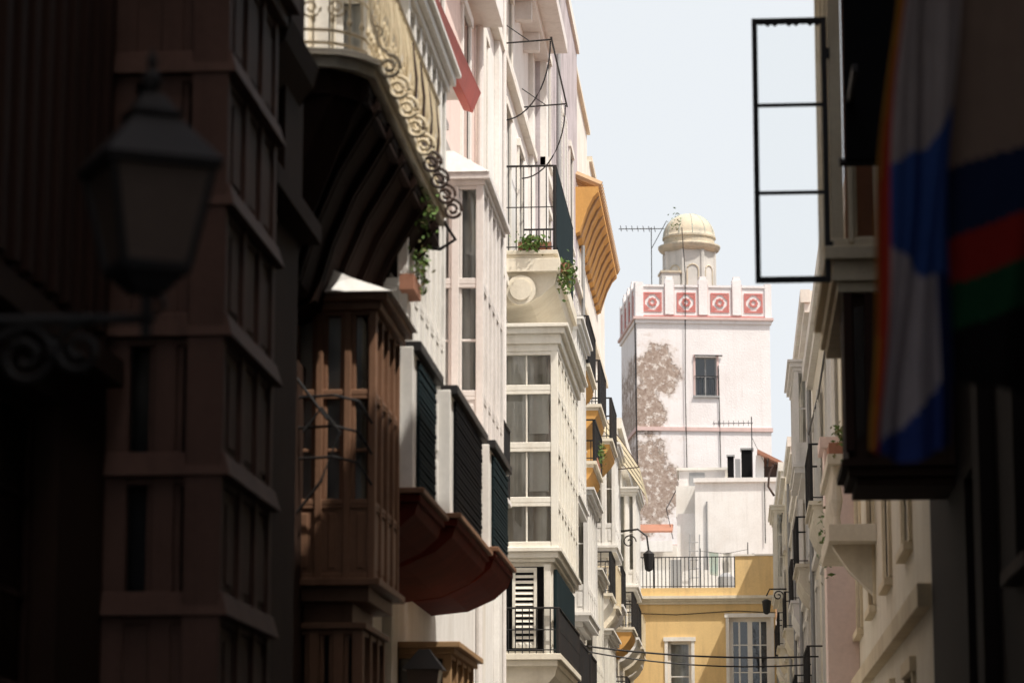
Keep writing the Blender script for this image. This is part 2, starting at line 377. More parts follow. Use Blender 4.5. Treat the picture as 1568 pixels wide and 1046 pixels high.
for z in (2.92,3.72,4.53,5.3,6.1):
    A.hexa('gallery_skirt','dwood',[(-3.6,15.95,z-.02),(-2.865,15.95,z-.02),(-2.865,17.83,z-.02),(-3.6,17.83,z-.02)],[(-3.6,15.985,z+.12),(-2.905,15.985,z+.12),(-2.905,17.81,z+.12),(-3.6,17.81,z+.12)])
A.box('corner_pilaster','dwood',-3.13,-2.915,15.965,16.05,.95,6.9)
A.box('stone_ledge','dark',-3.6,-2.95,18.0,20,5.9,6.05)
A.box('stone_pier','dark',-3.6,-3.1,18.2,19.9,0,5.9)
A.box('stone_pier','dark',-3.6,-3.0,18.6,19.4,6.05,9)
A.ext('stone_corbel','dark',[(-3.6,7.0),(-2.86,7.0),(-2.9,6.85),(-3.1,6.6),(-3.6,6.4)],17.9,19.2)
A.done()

# --- house with the ornate balcony
A=Asm('ornate_balcony_house',bevel=.006)
holes=[(21.4,22.6,7.5,10),(23.6,24.8,7.5,10),(20.6,21.8,2.2,4.2),(27,28,10.1,12)]
F=shell(A,'L',-3.6,20,29,15.5,'white2',holes)
for h in holes: F.window(*h,fm='cpaint',inn='cur',surround='cream')
A.box('dark_plinth','dark',-3.6,-3.5,20,24.6,0,5.5)
prof=[(-3.6,7.38),(-2.76,7.38),(-2.74,7.3),(-2.80,7.22),(-2.9,7.05),(-3.05,6.8),(-3.22,6.4),(-3.35,5.95),(-3.6,5.8)]
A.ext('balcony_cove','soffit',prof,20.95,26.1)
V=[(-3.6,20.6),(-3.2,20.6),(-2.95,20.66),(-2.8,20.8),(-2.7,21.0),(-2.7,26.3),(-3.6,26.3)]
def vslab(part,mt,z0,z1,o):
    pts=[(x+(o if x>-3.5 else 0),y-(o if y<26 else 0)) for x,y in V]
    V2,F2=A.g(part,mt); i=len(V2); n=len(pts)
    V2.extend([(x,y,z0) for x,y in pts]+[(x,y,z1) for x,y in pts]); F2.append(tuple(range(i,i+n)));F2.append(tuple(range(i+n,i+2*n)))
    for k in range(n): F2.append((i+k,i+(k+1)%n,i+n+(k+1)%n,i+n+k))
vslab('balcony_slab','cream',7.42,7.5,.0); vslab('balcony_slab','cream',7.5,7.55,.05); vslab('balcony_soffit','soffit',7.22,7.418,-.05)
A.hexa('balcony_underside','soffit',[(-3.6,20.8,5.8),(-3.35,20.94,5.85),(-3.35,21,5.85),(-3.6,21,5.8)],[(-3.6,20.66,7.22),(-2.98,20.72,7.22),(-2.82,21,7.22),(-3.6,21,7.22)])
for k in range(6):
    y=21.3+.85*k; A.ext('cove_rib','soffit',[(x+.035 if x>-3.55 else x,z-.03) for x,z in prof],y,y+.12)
path=[(-3.58,20.66),(-3.2,20.66),(-3.0,20.7),(-2.87,20.8),(-2.78,20.95),(-2.76,21.1),(-2.76,26.2)]
def along(P,step):
    out=[];carry=0
    for (x0,y0),(x1,y1) in zip(P,P[1:]):
        L=math.hypot(x1-x0,y1-y0); t=carry
        while t<L: out.append((x0+(x1-x0)*t/L,y0+(y1-y0)*t/L)); t+=step
        carry=t-L
    return out
for z,r in ((8.6,.028),(8.4,.012),(7.72,.014),(7.62,.014),(8.0,.01)):
    A.tube('railing','wiron',[(x,y,z) for x,y in path],r)
for i,(x,y) in enumerate(along(path,.15)):
    A.tube('railing','wiron',[(x,y,7.56),(x,y,8.0),(x+.03,y,8.2),(x,y,8.6)],.009,4)
    A.lathe('railing','wiron',x,y,[(.004,7.76),(.022,7.8),(.004,7.86)],6)
    A.lathe('railing','wiron',x,y,[(.004,8.08),(.02,8.13),(.004,8.18)],6)
for k in range(9):
    y=20.95+.62*k; mt='wiron' if k<5 else 'biron'
    A.tube('scroll_bracket',mt,spiral(-2.585,y,7.49,.098,1.7,'xz',sgn=-1,start=math.pi/2),.017,6)
    A.tube('scroll_bracket',mt,[(-2.585,y,7.588),(-2.66,y,7.66),(-2.73,y,7.9),(-2.72,y,8.25),(-2.76,y,8.58)],.014,6)
    A.tube('scroll_bracket',mt,spiral(-2.68,y,7.78,.05,1.4,'xz',start=-math.pi/2),.010,5)
A.tube('tie_rod','iron',[(-2.7,26.25,7.45),(-2.6,26.35,7.3),(-2.75,26.4,7.22),(-3.0,26.4,7.25)],.02)
for i,y in enumerate([21.3+.55*k for k in range(9)]):
    A.tube('railing','wiron',spiral(-2.75,y,8.2,.13,1.5),.011,5); A.tube('railing','wiron',spiral(-2.75,y+.27,7.87,.11,1.5,sgn=-1),.011,5)
for i,x in enumerate((-3.4,-3.15,-2.95)):
    A.tube('railing','wiron',spiral(x,20.64,8.2,.09,1.5,'xz'),.011,5); A.tube('railing','wiron',spiral(x,20.64,7.88,.08,1.5,'xz',sgn=-1),.011,5)
# brown timber bay
rows=[(3.75,4.35,'p',1),(4.35,5.25,'g',2),(5.25,5.95,'g',1)]
bay(A,-3.6,-2.9,22.8,24.5,rows,3,4,'wood','curw',capst=((.07,.04),(.06,.1)),basest=((.2,-.2),(.12,-.05),(.06,.05)),post=.06,ins=.13)
A.hexa('bay_roof','white',[(-3.5,22.65,6.08),(-2.75,22.65,6.08),(-2.75,24.6,6.08),(-3.5,24.6,6.08)],[(-3.4,22.75,6.36),(-3.1,22.8,6.22),(-3.1,24.6,6.22),(-3.4,24.6,6.36)])
bay(A,-3.6,-3.0,22.9,24.4,[(1.6,2.4,'p',1),(2.4,3.35,'g',1)],3,3,'wood','curd',capst=((.05,.03),),basest=((.1,-.1),))
for z in (4.7,4.95,5.2):
    A.tube('window_guard','iron',[(-3.5,22.6,z),(-3.2,22.5,z),(-3.0,22.5,z-.05),(-2.9,22.6,z-.22)],.013)
A.tube('window_guard','iron',[(-3.58,22.55,4.15),(-3.3,22.5,4.5),(-3.15,22.5,4.9),(-3.3,22.5,5.1),(-3.45,22.5,4.9)],.014)
A.tube('window_guard','iron',[(-3.55,22.5,5.4),(-3.25,22.5,5.0)],.014)
# white glazed bay
rows=[(6.1,6.6,'p',1),(6.6,7.9,'g',3),(7.9,9.3,'g',2)]
bay(A,-3.6,-2.9,25.0,28.4,rows,2,7,'wpaint','curw')
def loggia(A,y0,y1,zz,bl,xf=-2.8,e=.35):
    A.box('loggia_body','wpaint',-3.6,xf,y0+.05,y1-.05,zz,6.0)
    G=Fc(A,'L',xf); G.box('blind_box','iron',y0+.06,y1,5.96,6.05,-.1,.07)
    # slatted roller blind: many thin laths
    z=zz+.05
    while z<5.9:
        G.box('blind',bl,y0+.3,y1-e,z,z+.042,.012,.03+.012*random.random()); z+=.048
    G.box('blind',bl,y0+.32,y1-e-.02,zz+.05,5.93,.004,.016)
    G2=Fc(A,'F',y0+.05); G2.box('loggia_panel','wpaint',-3.5,xf-.12,zz+.12,5.3,.0,.03); G2.box('loggia_panel','wpaint',-3.5,xf-.12,5.4,5.86,.0,.03)
    A.box('loggia_slab','wood',-3.6,xf+.12,y0-.1,y1+.05,zz-.05,zz); A.box('loggia_slab','redstone',-3.6,xf+.08,y0-.06,y1+.02,zz-.12,zz-.05)
    A.ext('loggia_cove','redstone',[(-3.6,zz-.12),(xf+.05,zz-.12),(xf+.02,zz-.22),(xf-.14,zz-.36),(xf-.45,zz-.5),(-3.6,zz-.55)],y0,y1)
loggia(A,24.75,26.8,4.72,'gblind',-2.82); loggia(A,27.2,30.7,4.78,'bblack',-2.73)
A.done()
P=Asm('balcony_plant'); leaves(P,(-2.72,24.9,7.3),(.1,.25,.2),110,size=.035); leaves(P,(-2.8,25.1,6.8),(.1,.3,.2),120,size=.035); P.box('trough','tile',-2.95,-2.82,24.8,25.4,6.52,6.66); P.done()

# --- pink house
A=Asm('pink_plaster_house',bevel=.006)
holes=[(30.2,31.2,7.0,9.2),(33.6,34.6,10.6,12.8),(37.2,38.2,7,9.2),(37.2,38.2,10.6,12.9),(30.2,31.2,10.8,13)]
F=shell(A,'L',-3.6,29,40,17.5,'pink',holes)
for h in holes: F.window(*h,fm='wpaint',inn='curd',surround='white')
F.box('string_course','white2',29,40,10.1,10.3,0,.1); F.box('pilaster','white2',39.4,40,0,17.5,0,.1); F.box('pilaster','white2',29,29.5,0,17.5,0,.1)
F.box('lower_render','white',29.5,39.4,0,5.9,0,.03)
A.hexa('red_eave_board','red',[(-3.34,28.2,10.40),(-3.22,28.2,10.36),(-3.22,34.8,10.76),(-3.34,34.8,10.80)],[(-3.34,28.2,10.62),(-3.12,28.2,10.6),(-3.12,34.9,11.05),(-3.34,34.9,11.08)])
A.hexa('eave_soffit','white2',[(-3.6,28.3,10.5),(-3.345,28.3,10.5),(-3.345,34.8,10.93),(-3.6,34.8,10.93)],[(-3.6,28.3,10.62),(-3.345,28.3,10.6),(-3.345,34.8,11.05),(-3.6,34.8,11.05)])
rows=[(6.35,6.85,'p',1),(6.85,8.2,'g',2),(8.2,9.4,'g',1)]
bay(A,-3.6,-2.92,33,36,rows,2,5,'gpaint','curw',capst=((.06,.02),(.08,.08)))
A.hexa('bay_roof','gpaint',[(-3.6,32.9,9.54),(-2.84,32.9,9.54),(-2.84,36.1,9.54),(-3.6,36.1,9.54)],[(-3.6,33.1,9.85),(-3.3,33.1,9.85),(-3.3,36,9.85),(-3.6,36,9.85)])
loggia(A,31.0,33.4,4.85,'gblind',-2.68,.15)
bay(A,-3.6,-2.95,29.6,32.2,[(2.2,2.9,'p',1),(2.9,3.6,'g',1)],2,4,'tanwood','curd',capst=((.06,.04),(.06,.1)),basest=((.1,-.15),(.08,0)))
balcony(A,-3.6,-3.05,36.6,39,6.3,1.0,'white','iron',cove='white')
A.box('upper_bay_wall','wpaint',-3.6,-3.2,34.9,39.3,13.2,17.5)
A.tube('downpipe','gpaint',[(-3.52,39.2,0),(-3.52,39.2,13.2)],.05,8)
A.tube('facade_cable','iron',[(-3.55,29.6,10.0),(-3.53,33,9.98),(-3.55,36.5,10.04),(-3.54,39.9,9.95)],.012,4)
A.done()

# --- white house with the big glazed bay
A=Asm('white_bay_window_house',bevel=.007)
holes=[(46.7,47.7,11.3,14.0),(49.6,50.5,11.3,14.0),(42,43,11.4,14),(42,43,7.2,9.8),(42,43,15,16.2),(47,48,15,16.2)]
F=shell(A,'L',-3.78,40,53,17,'white',holes)
for h in holes: F.window(*h,fm='wpaint',inn='curd',surround='white2',sill=False)
for y in (40,44.6,52.4): F.box('pilaster','white',y,y+.55,0,16.6,0,.09)
F.box('string_course','white2',40,53,10.75,10.9,0,.13); F.box('string_course','white2',40,53,14.55,14.7,0,.13)
F.box('eave','gpaint',40,53.1,16.55,16.75,0,.35); F.box('eave','gpaint',40,53.2,16.75,16.98,0,.7)
for y in range(41,53,2): F.box('eave_bracket','gpaint',y,y+.2,16.2,16.55,0,.3)
A.tube('downpipe','gpaint',[(-3.68,45.3,0),(-3.68,45.3,16.2)],.05,8)
rows=[(6.42,7.15,'g',1),(7.15,8.05,'g',1),(8.05,9.0,'g',1),(9.0,9.65,'g',1)]
bay(A,-3.88,-2.84,46,52,rows,1,7,'cpaint','cur',capst=((.12,.0),(.16,.05),(.1,.12),(.06,.18)),basest=((.06,-.06),(.1,.0),(.07,.05)),post=.12,sub=2,ins=.2)
G=Fc(A,'F',46); G.box('roller_blind','cpaint',-3.72,-3.39,8.12,8.85,-.15,-.14); G.box('roller_blind','cpaint',-3.33,-3.0,7.35,8.0,-.15,-.14); G.box('roller_blind','cpaint',-3.33,-3.0,8.3,8.95,-.152,-.142)
balcony(A,-3.78,-2.84,46,51,11.35,1.45,'cream','iron',sp=.13,corb=False,mid=True,cloth='gblind')
A.box('balcony_body','cream',-3.78,-2.8,45.95,51,10.98,11.2)
A.ext('balcony_cove','cream',[(-3.78,10.98),(-2.86,10.98),(-2.9,10.8),(-3.1,10.62),(-3.3,10.5),(-3.78,10.42)],46.1,50.9)
def disc(r,x,z,n=28): return [(x+r*math.cos(2*math.pi*k/n),z+r*math.sin(2*math.pi*k/n)) for k in range(n)]
A.ext('roundel','cream',disc(.24,-3.45,10.68),45.98,46.1); A.ext('roundel','cream',disc(.17,-3.45,10.68),45.95,45.98)
A.box('mezzanine_body','cpaint',-3.88,-2.95,46.15,51.8,4.7,6.19)
G=Fc(A,'F',46.15); G.box('recess_shade_sheet','bblack',-3.74,-3.08,4.75,6.12,0,.004); G.louvre('cpaint',-3.6,-3.2,4.8,6.1,.01,.09); G.box('post','cpaint',-3.86,-3.76,4.7,6.15,0,.1); G.box('post','cpaint',-3.08,-2.97,4.7,6.15,0,.1)  # flat black sheet behind the louvre paints the shade of a recess
Fc(A,'L',-2.95).box('blind','gblind',46.4,51.6,4.75,6.1,.01,.06)
balcony(A,-3.88,-2.8,45.95,52,4.7,.75,'cream','iron',sp=.11,corb=False,thick=.2)
A.ext('bay_corbel','cream',[(-3.88,4.5),(-2.88,4.5),(-2.92,4.35),(-3.1,4.15),(-3.4,3.9),(-3.88,3.7)],46.1,51.8)
for y in (46.0,50.2):
    A.tube('awning_iron','iron',[(-3.76,y,14.9),(-2.92,y,14.95)],.016)
    A.tube('awning_iron','iron',[(-2.95+(-.8)*(1-math.cos(t*math.pi/2)),y,14.92-1.35*math.sin(t*math.pi/2)) for t in [k/12 for k in range(13)]],.014)
    A.tube('awning_iron','iron',[(-3.74,y,15.25),(-3.3,y,14.93)],.01)
A.tube('awning_iron','iron',[(-2.93,45.9,14.95),(-2.93,50.4,14.95)],.018)
A.done()
P=Asm('balcony_plant'); leaves(P,(-3.25,45.93,11.5),(.28,.12,.12),170); leaves(P,(-2.7,46.2,11.0),(.16,.3,.26),260,hang=.4); P.box('trough','tile',-3.5,-2.95,46.05,46.2,11.36,11.5); P.box('flower_pot','tile',-2.79,-2.66,46.1,46.3,11.0,11.15); P.done()

# --- lavender house
def bal_set(A,xw,lst):
    for (y0,y1,z,proj,slab,h,rail,cove) in lst: balcony(A,xw,xw+proj,y0,y1,z,h,slab,rail,sp=.2,cove=cove,r=.010,mid=False)
A=Asm('lavender_plaster_house')
ys=[54.5,58.5,62.5]; zs=[(4.6,6.9),(8.1,10.5),(11.6,14),(15,17.2)]
holes=[(y,y+1.1,a,b) for y in ys for a,b in zs]
F=shell(A,'L',-3.6,53,66,20.6,'lav',holes)
for i,h in enumerate(holes): F.window(*h,fm='wpaint',inn='curd',surround='white2',shut='wpaint' if i%3==1 else None)
F.box('coping','white2',53,66.1,20.4,20.65,0,.06)
for z in (7.6,11.1,14.5): F.box('string_course','white2',53,66,z,z+.16,0,.1)
F.box('pilaster','white',53,53.6,0,17.6,0,.12); F.box('render_panel','white',54,66,4,11,0,.02)
bal_set(A,-3.6,[(57.2,60.2,11.35,.72,'cream',1.0,'iron','ochred'),(54,57,4.5,.7,'white',1.0,'iron','white'),(62.6,65.6,11.35,.7,'cream',1,'iron','ochred'),(60.2,63.4,9.75,.7,'cream',.9,'iron','ochred'),(58,60.4,4.5,.7,'white2',1,'iron','white2')])
bay(A,-3.6,-2.95,53.6,57,[(8.25,8.7,'p',1),(8.7,10.6,'g',3),(10.6,11.4,'g',1)],2,5,'wpaint','cur')
bay(A,-3.6,-2.95,57.5,61.5,[(6.3,6.8,'p',1),(6.8,8.6,'g',2)],2,5,'wpaint','cur')
bay(A,-3.6,-3.0,62,65.4,[(5.0,5.5,'p',1),(5.5,7.4,'g',2)],2,4,'cpaint','cur')
A.tube('downpipe','steel',[(-3.5,57.2,0),(-3.5,57.2,20)],.05,6)
A.tube('facade_cable','iron',[(-3.5,53,12.4),(-3.48,57,12.15),(-3.5,61,12.5),(-3.48,66,12.3)],.018,4)
A.done()
def small_awning(name,x0,x1,y0,y1,zt,zb,mat,ribs=4):
    A=Asm(name); n=8
    for i in range(n):
        t0=i/n;t1=(i+1)/n
        f=lambda t:(x0+(x1-x0)*t, zt+(zb-zt)*(t**1.15))
        (xa,za),(xb,zb_)=f(t0),f(t1)
        A.poly('cloth',mat,[(xa,y0,za),(xa,y1,za),(xb,y1,zb_),(xb,y0,zb_)])
        for k in range(ribs+1):
            y=y0+(y1-y0)*k/ribs; A.tube('rib','biron',[(xa,y,za-.01),(xb,y,zb_-.01)],.012,4)
    k=int((y1-y0)/.3)
    for i in range(k):
        a=y0+(y1-y0)*i/k;b=y0+(y1-y0)*(i+1)/k
        A.poly('valance',mat,[(x1,a,zb),(x1,b,zb),(x1,b-.05,zb-.2),(x1,(a+b)/2,zb-.26),(x1,a+.05,zb-.2)])
    A.tube('arm','biron',[(x0,y0,zb-.1),(x1,y0,zb)],.015,4)
    A.done()

# --- tall cream house with ochre cove eave
A=Asm('cream_corniced_house')
ys=[68.3,71.6,75,78]; holes=[(y,y+1.0,a,b) for y in ys for a,b in ((4.6,6.9),(8,10.4),(11.5,13.9))]
F=shell(A,'L',-3.6,66,80,17.4,'white2',holes)
for i,h in enumerate(holes): F.window(*h,fm='wpaint',inn='curd',surround='white',shut='wpaint' if i%4==2 else None)
A.box('attic','white2',-7,-3.75,66,73.5,17.41,20.3); A.box('attic','white2',-7,-3.7,73.501,80,17.41,19.6); A.box('attic_coping','cream',-7.1,-3.66,66,73.6,20.3,20.42); A.box('attic_coping','cream',-7.1,-3.62,73.7,80.1,19.6,19.75)
A.ext('ochre_cove_eave','ochred',[(-3.6,15.8),(-3.5,15.85),(-3.42,16.1),(-3.32,16.4),(-3.18,16.68),(-3.06,16.8),(-3.06,16.92),(-3.6,16.92)],65.2,75.6)
for k in range(35):
    y=65.2+.3*k; A.tube('roof_tile','etile',[(-3.0,y+.15,16.98),(-3.6,y+.15,17.25)],.1,6)
for k in range(10):
    y=65.6+1.05*k; A.ext('eave_rib','tanwood',[(-3.6,15.74),(-3.48,15.8),(-3.38,16.1),(-3.28,16.38),(-3.14,16.64),(-3.05,16.78),(-3.6,16.8)],y,y+.07)
for z in (7.6,11,14.5): F.box('string_course','cream',66,80,z,z+.16,0,.1)
bal_set(A,-3.6,[(68,71,11.35,.72,'cream',1,'iron','ochred'),(67.8,70.2,7.6,.7,'cream',1,'iron','white2'),(71.4,73.6,7.6,.7,'cream',1,'wiron','cream'),(74.5,76.8,7.9,.7,'white',1,'iron','white'),(77.5,79.6,5.2,.7,'cream',1,'iron','ochred')])
bay(A,-3.6,-3.0,72.2,75.6,[(9.2,9.7,'p',1),(9.7,11.6,'g',2)],2,4,'wpaint','cur')
bay(A,-3.6,-3.0,67.5,72,[(4.6,5.1,'p',1),(5.1,6.5,'g',2)],2,5,'cpaint','cur')
A.tube('downpipe','steel',[(-3.5,66.6,0),(-3.5,66.6,15.8)],.05,6)
A.done()
small_awning('cream_awning',-3.55,-2.45,74.5,81.5,13.0,11.5,'creamaw',4)

A=Asm('low_white_house')
ys=[81.5,85.5,89.5,93.5]; holes=[(y,y+1.0,a,b) for y in ys for a,b in ((4.4,6.7),(7.9,10.2),(11.2,13))]
F=shell(A,'L',-3.45,80,97.4,13.6,'cream',holes)
for h in holes: F.window(*h,fm='wpaint',inn='curd',surround='white')
F.box('eave','white2',80,97.4,13.1,13.35,0,.2);F.box('eave','white2',80,97.4,13.35,13.65,0,.32)
F.box('string_course','white',80,97,10.7,10.85,0,.1);F.box('string_course','white',80,97,7.3,7.45,0,.1)
bal_set(A,-3.45,[(81,84,7.8,.6,'cream',1,'iron','ochred'),(85,88,7.8,.6,'white',1,'iron','white'),(89,92,7.8,.6,'cream',1,'wiron','cream'),(92.5,95,7.8,.5,'cream',1,'iron','white')])
bay(A,-3.45,-2.9,84.5,88.5,[(9.3,9.7,'p',1),(9.7,12,'g',2)],2,4,'wpaint','cur')
A.done()
P=Asm('balcony_plant'); leaves(P,(-2.88,62,10.2),(.1,.5,.2),120); P.box('trough','tile',-3.0,-2.92,61.2,62.6,9.8,9.95); P.done()
A=Asm('wall_bracket_lamp')
A.tube('arm','iron',[(-3.6,80.3,10.4),(-2.7,80.3,10.5),(-2.45,80.3,10.3),(-2.4,80.3,9.9)],.03); A.tube('arm','iron',spiral(-2.95,80.3,10.15,.2,1.4,'xz'),.02); A.lathe('lantern','iron',-2.4,80.3,[(.04,9.9),(.16,9.8),(.11,9.35),(.03,9.3)],8); A.done()

# ================================================================ END OF STREET
A=Asm('yellow_roof_terrace_house')
F=Fc(A,'F',98)
holes=[(-.2,1.22,6.6,9.4),(-2.3,-1.5,6.2,8.6),(-2.3,-1.3,1,4),(-.1,1.1,1,4)]
F.wall('walls','ochre',-4.5,1.4,0,10,holes)
for x in(-4.5,1.4): A.poly('walls','ochre',[(x,98,0),(x,106,0),(x,106,10),(x,98,10)])
A.poly('walls','ochre',[(-4.5,106,0),(1.4,106,0),(1.4,106,10),(-4.5,106,10)])
F.window(*holes[0],fm='wpaint',cols=2,rows=3,fw=.14,inn='curd',surround='wpaint',sill=False)
for c in (.15,.86): F.box('window_frame','wpaint',c-.03,c+.03,6.7,9.3,-.19,-.13)
F.window(*holes[1],fm='wpaint',cols=1,rows=2,inn='cur',surround='wpaint',fw=.1)
for h in holes[2:]: F.window(*h,fm='wpaint',inn='curd',surround='wpaint')
A.box('terrace_floor','tile',-4.5,1.4,98.0,106,9.95,10.02)
cap(A,-4.5,1.42,98,106,9.86,((.1,.06),(.08,.14),(.1,.24)),'cream')
A.box('cornice','ochre',-4.45,1.4,97.9,98.1,10.141,10.42)
A.box('parapet','ochre',.04,1.4,97.92,98.12,10.42,11.5); A.box('parapet','white2',.0,1.44,97.88,98.16,11.5,11.56)
F.rail('iron',-2.75,.03,10.42,11.5,0,sp=.13,r=.014,mid=False)
F.rail('iron',-4.4,-2.76,10.42,11.5,0,sp=.13,r=.014,mid=False)
A.tube('facade_cable','iron',[(-4.4,97.95,9.6),(-2,97.95,9.5),(.0,97.95,9.62),(1.4,97.95,9.55)],.015,4)
A.box('terrace_step','white',-4.4,.6,104.9,105.9,10.02,11.7)
A.lathe('water_tank','steel',-.3,103.5,[(.28,10.1),(.3,10.2),(.3,11.3),(.1,11.45)],14)
A.tube('vent_pipe','steel',[(.7,103,10.1),(.7,103,12.1)],.05); A.box('locker','steel',-2.3,-1.9,103,103.5,10.1,11.9)
A.tube('washing_pole','iron',[(.5,102,10.1),(.5,102,12.4)],.02); A.tube('washing_pole','iron',[(-1.2,102,10.1),(-1.2,102,12.2)],.02)
A.tube('washing_line','iron',[(-1.2,102,12.1),(-.3,102,12.0),(.5,102,12.15)],.008)
A.poly('laundry','domeg',[(-.9,102,12.08),(-.55,102,12.03),(-.57,102.02,11.2),(-.86,101.98,11.25)])
A.poly('laundry','curw',[(-.45,102,12.03),(-.05,102,12.04),(-.07,102.02,11.35),(-.4,101.98,11.3)])
A.tube('ladder','steel',[(-1.65,104.4,10.1),(-1.6,104.8,13.0)],.025);A.tube('ladder','steel',[(-1.3,104.4,10.1),(-1.25,104.8,13.0)],.025)
for k in range(8): A.tube('ladder','steel',[(-1.65,104.4+.05*k,10.4+.33*k),(-1.3,104.4+.05*k,10.4+.33*k)],.018,4)
A.done()

A=Asm('white_rooftop_block')
A.box('walls','white',-1.45,2.1,108.01,116,0,15.34); A.box('parapet','white',-1.5,2.15,107.9,108.15,15.34,15.5)
A.box('lower_wing','white',-2.15,-1.45,108.4,114,0,14.2); A.box('lower_wing','white2',-2.2,-1.46,109.5,114,14.2,15.4)
A.box('lower_wing','white2',-4.5,-2.15,107.5,113,0,12.9)
A.hexa('lean_to_roof','tile',[(-4.5,107.2,13.35),(-2.3,107.2,13.35),(-2.3,109,13.8),(-4.5,109,13.8)],[(-4.5,107.2,13.42),(-2.3,107.2,13.42),(-2.3,109,13.87),(-4.5,109,13.87)])
A.box('terrace_wall','white',-4.5,-2.3,106.9,107.1,12.6,13.0)
A.box('chimney','bblack',-.2,.05,110,110.4,15.4,16.6); A.box('chimney','steel',.1,.3,110,110.4,15.4,16.5); A.box('chimney','bblack',.34,.78,110,110.5,15.4,16.85)
A.box('chimney_cap','steel',-.24,.09,109.95,110.45,16.6,16.66);A.box('chimney_cap','steel',.3,.82,109.95,110.55,16.85,16.92)
A.box('stair_head','gpaint',-2.1,-.3,111,114,15.35,16.2); A.box('stair_head_roof','white2',-2.2,-.2,110.9,114,16.2,16.3)
A.box('stair_head_door','steel',-1.7,-1.1,110.97,111.0,15.5,16.1)
A.hexa('shed_roof','tile',[(.95,108.5,16.55),(2.1,108.5,15.95),(2.1,112,15.95),(.95,112,16.55)],[(.95,108.5,16.68),(2.1,108.5,16.08),(2.1,112,16.08),(.95,112,16.68)])
A.box('shed','white',.9,1.2,109,112,15.4,16.5); A.box('shed_door','biron',1.2,2.0,109.3,109.4,15.4,16.1)
for x in(1.35,1.65,1.95): A.tube('shed_rafter','biron',[(x,108.45,16.4-(x-1.1)*.52),(x,112,16.4-(x-1.1)*.52)],.04)
A.tube('pipe','steel',[(-1.0,107.95,9),(-1.0,107.95,14.6)],.04); A.tube('pipe','iron',[(1.2,107.95,13),(1.2,107.95,15.3)],.02)
A.done()
A=Asm('tv_antenna')
A.tube('mast','iron',[(.75,109,15.4),(.75,109,18.0)],.022); A.tube('boom','iron',[(-.75,109,17.75),(.8,109,17.75)],.016)
for i in range(8): A.tube('element','iron',[(-.7+.19*i,108.7,17.6),(-.7+.19*i,109.3,17.9)],.01,4)
A.tube('stay','iron',[(.75,109,17.2),(1.5,109,15.6)],.008,4)
A.done()
A=Asm('street_wire'); A.tube('cable','iron',[(-2.2,110,15.3),(-2.55,108.5,14.4),(-2.3,108,13.2)],.02); A.done()

# --- watchtower, turned slightly to the street
TW=6.0
A=Asm('white_watchtower',loc=(-4.19,125,0),rotz=R(8.8))
F=Fc(A,'F',0)
win=(2.62,3.58,21.45,23.2)
F.wall('walls','tower',0,TW,0,24.95,[win],.3)
A.poly('walls','tower',[(0,0,0),(0,TW,0),(0,TW,24.95),(0,0,24.95)]);A.poly('walls','tower',[(TW,0,0),(TW,TW,0),(TW,TW,24.95),(TW,0,24.95)]);A.poly('walls','tower',[(0,TW,0),(TW,TW,0),(TW,TW,24.95),(0,TW,24.95)])
A.poly('roof','tile',[(0,0,24.98),(TW,0,24.98),(TW,TW,24.98),(0,TW,24.98)])
F.window(*win,n=-.22,fm='steel',cols=2,rows=2,fw=.05,inn='navy',sill=True)
F.box('window_surround','towpink',win[0]-.09,win[0],win[2],win[3]+.1,-.02,.03); F.box('window_surround','towpink',win[1],win[1]+.09,win[2],win[3]+.1,-.02,.03)
F.box('window_grille','iron',win[0]-.05,win[1]+.25,23.22,23.27,.05,.12); F.box('window_grille','iron',win[0]-.05,win[1]+.05,22.3,22.33,.05,.07)
for i in range(6): F.box('window_grille','iron',win[0]+.02+i*.18,win[0]+.035+i*.18,win[2],win[2]+.85,.05,.07)
def belt(z0,z1,o,mat):
    A.box('belt_course',mat,-o,TW+o,-o,-.0,z0,z1); A.box('belt_course',mat,-o,0,.001,TW+o,z0,z1); A.box('belt_course',mat,TW,TW+o,.001,TW+o,z0,z1)
belt(19.85,20.02,.07,'towpink'); belt(24.7,24.86,.08,'tower'); belt(24.86,24.98,.16,'towpink'); belt(14.6,14.8,.07,'towpink')
for (x0,x1,y0,y1) in ((0,TW,0,.22),(0,.22,.221,TW),(TW-.22,TW,.221,TW),(.22,TW-.22,TW-.22,TW)):
    A.box('parapet','tower',x0,x1,y0,y1,24.98,26.35)
